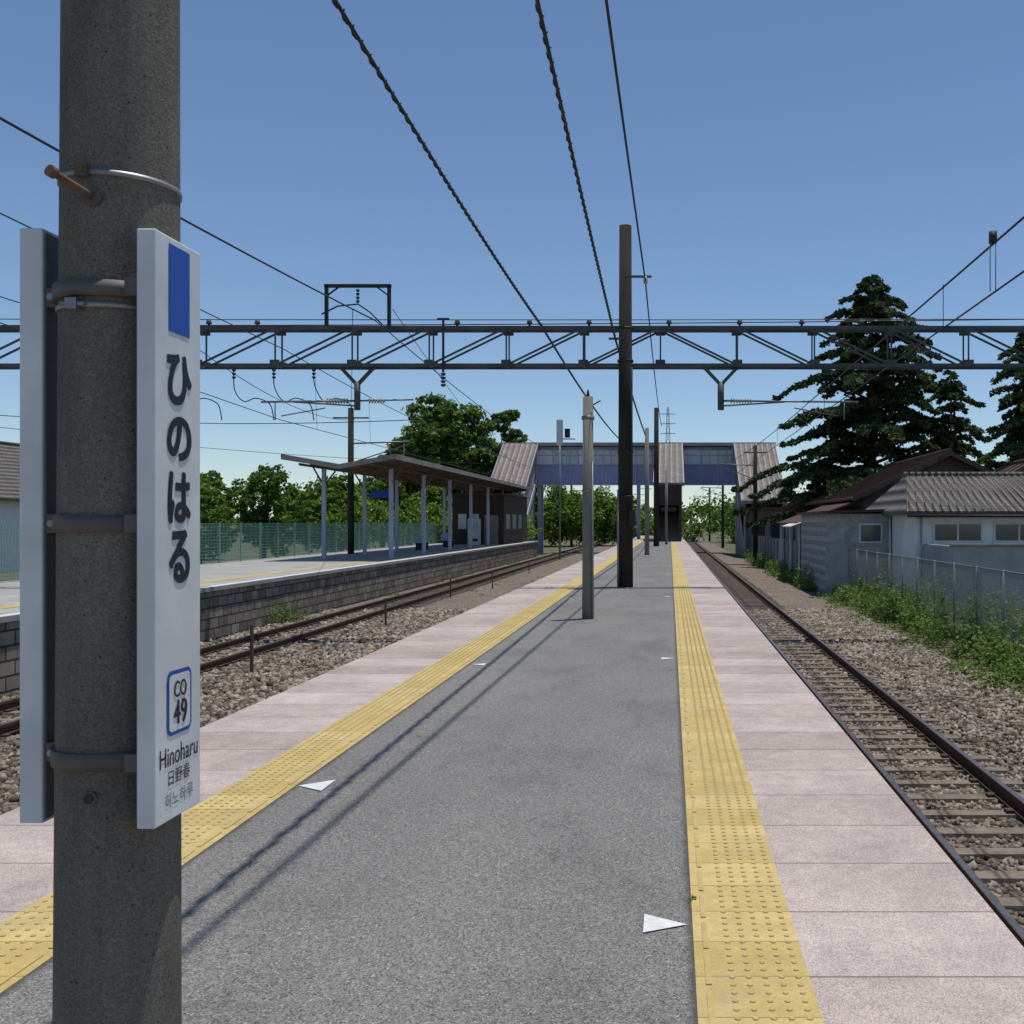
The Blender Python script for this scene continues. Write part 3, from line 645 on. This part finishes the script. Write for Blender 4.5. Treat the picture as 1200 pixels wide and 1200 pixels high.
def gable(name,x0,x1,y0,y1,ze,zr,roofm,wallm,ov=.6,win=True):
    h=MB(name); xm=(x0+x1)/2; h.part('walls'); h.box(x0,x1,y0,y1,-1.42,ze,wallm)
    sl=(zr-ze)/(xm-x0)
    for y in(y0,y1-.1): h.face([(x0,y,ze),(x1,y,ze),(xm,y,zr-.05)],wallm)
    h.part('roof')
    slab(h,[(x0-ov,y0-ov,ze-ov*sl),(xm,y0-ov,zr),(xm,y1+ov,zr),(x0-ov,y1+ov,ze-ov*sl)],.12,roofm)
    slab(h,[(xm+.002,y0-ov,zr),(x1+ov,y0-ov,ze-ov*sl),(x1+ov,y1+ov,ze-ov*sl),(xm+.002,y1+ov,zr)],.12,roofm)
    h.cyl((xm,y0-ov,zr+.14),(xm,y1+ov,zr+.14),.12,.12,roofm,8)
    y=y0-ov
    while y<y1+ov:
        h.bar((x0-ov,y,ze-ov*sl+.14),(xm,y,zr+.14),.05,roofm); y+=.9
    h.part('bargeboard')
    for xa,xb,za,zb in((x0-ov,xm,ze-ov*sl,zr),(xm,x1+ov,zr,ze-ov*sl)):
        h.hexa([(xa,y0-ov-.04,za-.12),(xb,y0-ov-.04,zb-.12),(xb,y0-ov-.003,zb-.12),(xa,y0-ov-.003,za-.12),(xa,y0-ov-.04,za+.13),(xb,y0-ov-.04,zb+.13),(xb,y0-ov-.003,zb+.13),(xa,y0-ov-.003,za+.13)],M_wood)
    if win:
        h.part('windows')
        for y in np.arange(y0+1,y1-1.5,3.): h.box(x0-.05,x0-.003,y,y+1.4,.2,1.5,M_white); h.box(x0-.07,x0-.051,y+.07,y+1.33,.27,1.43,M_glass)
        h.box(xm-.8,xm+.8,y0-.05,y0-.003,.3,1.5,M_white); h.box(xm-.73,xm+.73,y0-.07,y0-.051,.37,1.43,M_glass)
    h.done()
gable('brown_roof_house',9.6,18,51,68,3.0,5.0,M_roofbr,M_wood)
gable('brown_roof_house',13.6,19.5,47,50,2.6,4.3,M_roofbr,M_wall)
gable('brown_roof_house',9,14,72,82,2.6,4.2,M_roofbr,M_wallg)
gable('tiled_house',-47,-39.6,60,72,3.4,6.6,M_rooftile,M_wall)
gable('tiled_house',-60,-50,80,92,3.4,6.6,M_rooftile,M_wall)
h=MB('station_building'); h.part('walls'); h.box(6.3,13,87.5,96,-1.42,2.6,M_wallg); h.part('roof'); h.box(5.9,13.4,85.2,96.3,2.6,2.85,M_roofbr); h.part('windows')
for x in(7,8.6,10.2): h.box(x,x+1.1,87.45,87.497,.2,1.6,M_glass)
h.done()

# ---------------------------------------------------------------- fences
def chainlink(name,x,y0,y1,z0,z1,m,mw,pitch=.09,post=2.,rr=.0034):
    f=MB(name); f.part('posts'); y=y0
    while y<=y1+.01: f.cyl((x,y,z0),(x,y,z1+.03),.028,.028,m,8); y+=post
    f.part('rails'); f.cyl((x,y0,z1),(x,y1,z1),.02,.02,m,6); f.cyl((x,y0,z0+.08),(x,y1,z0+.08),.012,.012,m,6)
    f.part('mesh'); hgt=z1-z0-.08
    for s_ in(-1,1):
        y=y0-hgt
        while y<y1+hgt:
            ya,yb=(y,y+s_*hgt); za,zb=z0+.08,z1
            def cl(ya,za,yb,zb):
                pts=[]
                for t in(0,1):
                    yy=ya if t==0 else yb; zz=za if t==0 else zb
                    o=yb if t==0 else ya; oz=zb if t==0 else za
                    lim=min(max(yy,y0),y1)
                    if lim!=yy:
                        if o==yy: return None
                        k=(lim-yy)/(o-yy)
                        if k>=1: return None
                        zz=zz+(oz-zz)*k; yy=lim
                    pts.append((yy,zz))
                return pts
            P=cl(ya,za,yb,zb)
            if P and abs(P[0][0]-P[1][0])>.02: f.cyl((x,P[0][0],P[0][1]),(x,P[1][0],P[1][1]),rr,rr,mw,3,False)
            y+=pitch
    f.done()
chainlink('chain_link_fence',7.5,13,41.2,-1.42,.5,M_galv,M_galv)
def barfence(name,x,y0,y1,z0,z1,m,pitch,r,posts=2.,nh=7):
    f=MB(name); f.part('posts'); y=y0
    while y<=y1+.01: f.box(x-.03,x+.03,y-.03,y+.03,z0,z1+.04,m); y+=posts
    f.part('bars')
    for z in np.linspace(z0+.1,z1,nh): f.bar((x,y0,z),(x,y1,z),.012,m)
    for y in np.arange(y0,y1,pitch): f.bar((x,y,z0+.05),(x,y,z1),r,m)
    f.done()
barfence('green_mesh_fence',-17.6,18,86,.01,1.55,M_green,.13,.014,2.,12)
barfence('white_railing_fence',7.2,43.2,53,-1.42,.2,M_galv,.25,.03)
f=MB('panel_fence'); f.part('panels'); f.box(6.75,6.8,54,84,-1.42,.55,M_panel); f.part('posts')
for y in np.arange(54,84.1,2.): f.box(6.68,6.745,y-.04,y+.04,-1.42,.65,M_galv)
f.done()
for px,py_,hh in((295,790,.95),(452,735,.8),(577,690,.8),(528,700,.7),(620,672,.7)):
    d=2.93*1200/(py_-612); X=(px-785)/1200*d
    q=MB('trackside_stake'); q.part('stake'); q.box(X-.025,X+.025,d-.025,d+.025,-1.35,-1.35+hh,M_rust); q.part('cap'); q.box(X-.03,X+.03,d-.03,d+.03,-1.35+hh,-1.32+hh,M_band); q.done()

# ---------------------------------------------------------------- vegetation
def leafquads(P,Nrm,size,asp=.55):
    n=len(P); r=rng.normal(size=(n,3)); t=np.cross(Nrm,r); t/=np.linalg.norm(t,axis=1,keepdims=True)+1e-9
    b_=np.cross(Nrm,t); b_/=np.linalg.norm(b_,axis=1,keepdims=True)+1e-9
    s=(size*rng.uniform(.6,1.4,n))[:,None]
    k=Nrm/ (np.linalg.norm(Nrm,axis=1,keepdims=True)+1e-9)*s*.2
    return np.stack([P-t*s*.5,P-b_*s*asp*.5+k,P+t*s*.5,P+b_*s*asp*.5-k],1)
def tree(name,x,y,top,rad,n,size,mat,base=-1.4,trunk=True,clear=.3,nb=12,sq=1.):
    hgt=top-base; m=MB(name); m.part('trunk')
    cz0=base+hgt*clear
    blobs=[]
    for i in range(nb):
        t=(i+.5)/nb; a_=i*2.4+random.uniform(-.4,.4)
        zz=cz0+(top-cz0)*(.12+.76*t); prof=math.sin(math.pi*min(1,(.2+.75*t)))**.7
        rr=rad*prof*random.uniform(.35,.7); br=rad*random.uniform(.3,.48)*(1-.25*t)
        blobs.append((x+math.cos(a_)*rr,y+math.sin(a_)*rr*sq,min(zz,top-br*.7),br))
    m.cyl((x,y,base),(x+.1,y,cz0+hgt*.25),rad*.055+.06,rad*.035+.04,M_bark,10); m.part('limbs')
    for bx,by,bz,br in blobs:
        z0=random.uniform(base+hgt*.22,cz0+hgt*.22); mid=((x+bx)/2,(y+by)/2,z0+(bz-z0)*.45)
        m.cyl((x,y,z0),mid,rad*.022+.03,rad*.015+.02,M_bark,6,False); m.cyl(mid,(bx,by,bz),rad*.015+.02,.02,M_bark,6,False)
    root=m.done()
    Pn=[];Nn=[]
    tot=sum(b_[3]**2 for b_ in blobs)
    for bx,by,bz,br in blobs:
        nn=int(n*br*br/tot); nc=26
        d=rng.normal(size=(nc,3)); d/=np.linalg.norm(d,axis=1,keepdims=True); cc=np.array([bx,by,bz])+d*br*rng.uniform(.55,1.05,(nc,1))*np.array([1,1,.8])
        cr=br*rng.uniform(.18,.4,nc)
        idx=rng.integers(0,nc,nn); e=rng.normal(size=(nn,3)); e/=np.linalg.norm(e,axis=1,keepdims=True)
        Pp=cc[idx]+e*cr[idx][:,None]*rng.uniform(.3,1.1,(nn,1))*np.array([1,1,.7]); Pn.append(Pp); Nn.append(e*.7+np.array([0,0,.5])+rng.normal(size=(nn,3))*.5)
    obj('foliage',npmesh('foliage',leafquads(np.concatenate(Pn),np.concatenate(Nn),size),4,mat),root)
def mass(name,blobs,n,size,mat):
    Pn=[];Nn=[]; tot=sum(b_[3]*b_[4] for b_ in blobs)
    for bx,by,bz,rx,rz in blobs:
        nn=int(n*rx*rz/tot); nc=60
        d=rng.normal(size=(nc,3)); d[:,2]=np.abs(d[:,2])*1.1-.15; d/=np.linalg.norm(d,axis=1,keepdims=True)
        cc=np.array([bx,by,bz])+d*np.array([rx,rx*.7,rz])*rng.uniform(.7,1.05,(nc,1)); cr=min(rx,rz)*rng.uniform(.14,.34,nc)
        idx=rng.integers(0,nc,nn); e=rng.normal(size=(nn,3)); e/=np.linalg.norm(e,axis=1,keepdims=True)
        Pn.append(cc[idx]+e*cr[idx][:,None]*rng.uniform(.3,1.1,(nn,1))); Nn.append(e*.7+np.array([0,-.1,.5])+rng.normal(size=(nn,3))*.5)
    obj(name,npmesh(name,leafquads(np.concatenate(Pn),np.concatenate(Nn),size),4,mat))
tree('broadleaf_tree',-21.5,98,13.8,6.2,32000,.38,M_leaf,clear=.3,nb=18)
tree('broadleaf_tree',-16.8,104,14.0,3.0,9000,.38,M_leaf,clear=.4,nb=9)
tree('broadleaf_tree',-25.5,100,10.5,4.3,13000,.38,M_leaf,clear=.25,nb=12)
tree('broadleaf_tree',-15.8,102,9.5,3.4,9000,.38,M_leaf,clear=.3,nb=10)
for x,y,t,r,m in((-37.5,82,6.2,3.6,M_leaf),(-31,78,6.0,4.0,M_leaf),(-27,84,5.8,3.2,M_leafb),(-22.5,80,5.8,3.,M_leafb),(-43,90,5.8,3.5,M_leaf),(-34,74,4.6,3.2,M_leafb),(-25,74,4.8,3.,M_leafb),(-20,86,5.2,3.,M_leafb)):
    tree('shrub_tree',x,y,t,r,11000,.28,m,clear=.1,nb=12)
mass('hedge',[(-21+i*1.1,76+i*1.5,.5,2.2,1.6+random.random()) for i in range(-2,8)],22000,.22,M_leafb)
mass('distant_trees',[(-150+i*14+random.uniform(-4,4),230+random.uniform(-15,15),1+random.uniform(-2,2),13,random.uniform(6,11)) for i in range(10)],26000,1.0,M_leaf)
mass('distant_trees',[(-20+i*2.9,132+random.uniform(-8,8),0,3.8,random.uniform(4.5,7)) for i in range(6)],34000,.36,M_leafb)
mass('distant_trees',[(8+i*6,150+random.uniform(-8,8),0,6,random.uniform(4.5,7.5)) for i in range(10)],22000,.5,M_leaf)
mass('distant_trees',[(-60+i*14,330+random.uniform(-15,15),0,12,random.uniform(7,11)) for i in range(12)],22000,1.2,M_leaf)
mass('distant_trees',[(24+i*5,88+random.uniform(-5,5),1,4.5,random.uniform(5,6.5)) for i in range(6)],18000,.4,M_leafb)
mass('shrubs',[(10.5+i*1.6,70+random.uniform(-1,1),1,1.6,3.6) for i in range(5)],9000,.3,M_leafd)
def conifer(name,x,y,top,rad,base,nbr,per,size,mat=M_leafd,pw=.8,zstart=.1):
    m=MB(name); m.part('trunk'); m.cyl((x,y,base),(x,y,top-.6),.32*rad/7+.08,.05,M_bark,10); Pn=[];Nn=[]
    hgt=top-base; m.part('branches')
    for i in range(nbr):
        t=(i+random.random())/nbr; z=base+hgt*(zstart+(1-zstart-.02)*t)
        L=rad*((1-t)**pw)*random.uniform(.45,1.18)+.35; a_=i*2.399+random.uniform(-.3,.3)
        dx,dy=math.cos(a_),math.sin(a_); rise=random.uniform(.05,.34)*L
        k=np.linspace(0,1,7); bx=x+dx*L*k; by=y+dy*L*k; bz=z+rise*np.sin(k*math.pi*.8)-.12*L*k**2
        m.cyl((bx[0],by[0],bz[0]),(bx[3],by[3],bz[3]),.03+.012*L,.02+.006*L,M_bark,5,False); m.cyl((bx[3],by[3],bz[3]),(bx[6],by[6],bz[6]),.02+.006*L,.012,M_bark,5,False)
        nn=int(per*(L/rad)**1.2)+22; u=rng.uniform(.15,1.06,nn); 
        wdt=.26*L*(1.15-u)+.12; lat=rng.uniform(-1,1,nn)*wdt
        X=x+dx*L*u-dy*lat; Y=y+dy*L*u+dx*lat; Z=np.interp(u,k,bz)-np.abs(lat)*.22-rng.uniform(0,.3,nn)**1*(.5+.4*u)
        Pn.append(np.stack([X,Y,Z],1)); Nn.append(rng.normal(size=(nn,3))*.5+np.array([dx*.3,dy*.3,.7]))
    root=m.done(); obj('needles',npmesh('needles',leafquads(np.concatenate(Pn),np.concatenate(Nn),size,.38),4,mat),root)
conifer('deodar_cedar',13.6,69,18.6,8.4,-1.4,150,760,.36,zstart=.16,pw=.66)
conifer('deodar_cedar',18.4,67,11.8,2.6,-1.4,60,160,.32,pw=.6,zstart=.3)
conifer('deodar_cedar',18.6,52,11.9,3.0,-1.4,90,330,.28,pw=.35,zstart=.25)
conifer('deodar_cedar',24.5,62,12.2,3.2,-1.4,80,300,.32,pw=.4)
def weeds(name,pts,per,size,mat):
    Pn=[];Nn=[]
    for x,y,hh,r in pts:
        for s_ in range(int(per/12)):
            sx=x+rng.normal()*r*.5; sy=y+rng.normal()*r*.5; H2=hh*rng.uniform(.4,1.); nn=12; lx,ly=rng.normal(size=2)*.12*H2
            u=rng.uniform(.05,1,nn); Pn.append(np.stack([sx+lx*u+rng.normal(size=nn)*.05*(1.3-u*.6),sy+ly*u+rng.normal(size=nn)*.05*(1.3-u*.6),-1.4+H2*u],1)); Nn.append(rng.normal(size=(nn,3))*.6+np.array([0,0,.5]))
    obj(name,npmesh(name,leafquads(np.concatenate(Pn),np.concatenate(Nn),size,.4),4,mat))
P=[]
for i in range(78):
    y=13+29*random.random(); P.append((random.uniform(6.5,7.45),y,random.choice((.4,.7,1.2,1.6))*random.uniform(.7,1)*(1 if y>17 else .6),.36))
for i in range(45): P.append((random.uniform(7.7,9.3),random.uniform(16,36),random.uniform(.4,1.6),.5))
for i in range(30): P.append((random.uniform(5.9,6.6),random.uniform(44,80),random.uniform(.4,1.3),.5))
weeds('weeds',P,320,.10,M_weed)
P=[(-11.05+random.uniform(-.12,.15),29.5+random.uniform(-.7,.7),.75,.25) for _ in range(12)]
for i in range(40): P.append((random.uniform(-8.3,-4.2),random.uniform(9,60),random.uniform(.1,.22),.25))
for i in range(20): P.append((random.uniform(-11.2,-10.9),random.uniform(20,80),random.uniform(.1,.3),.25))
for i in range(50): P.append((random.uniform(5.4,6.5),random.uniform(8,40),random.uniform(.08,.28),.3))
for i in range(16): P.append((random.uniform(5.6,6.5),random.uniform(14,21),random.uniform(.3,.6),.2))
weeds('trackside_weeds',P,90,.07,M_weed)
cx_,cy_=.092,4.33; nn=18
obj('joint_weed',npmesh('joint_weed',leafquads(np.stack([cx_+rng.normal(size=nn)*.008,cy_+rng.normal(size=nn)*.02,.006+rng.uniform(0,.014,nn)],1),rng.normal(size=(nn,3))+np.array([0,0,.4]),.016,.4),4,M_leaf))

# ---------------------------------------------------------------- light, world, camera
sd=Vector((.135,.095,1)).normalized(); el=math.asin(sd.z); az=math.atan2(sd.x,sd.y)
L=bpy.data.lights.new('sun','SUN'); L.energy=3.75; L.angle=math.radians(.5); L.color=(1,.955,.89)
o=bpy.data.objects.new('sun',L); S.collection.objects.link(o); o.rotation_euler=(-sd).to_track_quat('-Z','Y').to_euler(); o.location=(0,0,30)
W=bpy.data.worlds.new('World'); S.world=W; W.use_nodes=True; nt=W.node_tree
sk=nt.nodes.new('ShaderNodeTexSky'); sk.sky_type='NISHITA'; sk.sun_disc=False; sk.sun_elevation=el; sk.sun_rotation=az; sk.altitude=2200; sk.air_density=1.2; sk.dust_density=.1; sk.ozone_density=4.5
bg=nt.nodes['Background']; bg.inputs[1].default_value=.108; nt.links.new(sk.outputs[0],bg.inputs[0])
cam=bpy.data.cameras.new('camera'); co=bpy.data.objects.new('camera',cam); S.collection.objects.link(co)
co.location=(0,0,H); co.rotation_euler=(math.radians(90),0,0); cam.sensor_width=36; cam.lens=36; cam.shift_x=-.1542; cam.shift_y=.01; cam.clip_end=8000; cam.clip_start=.05
S.camera=co
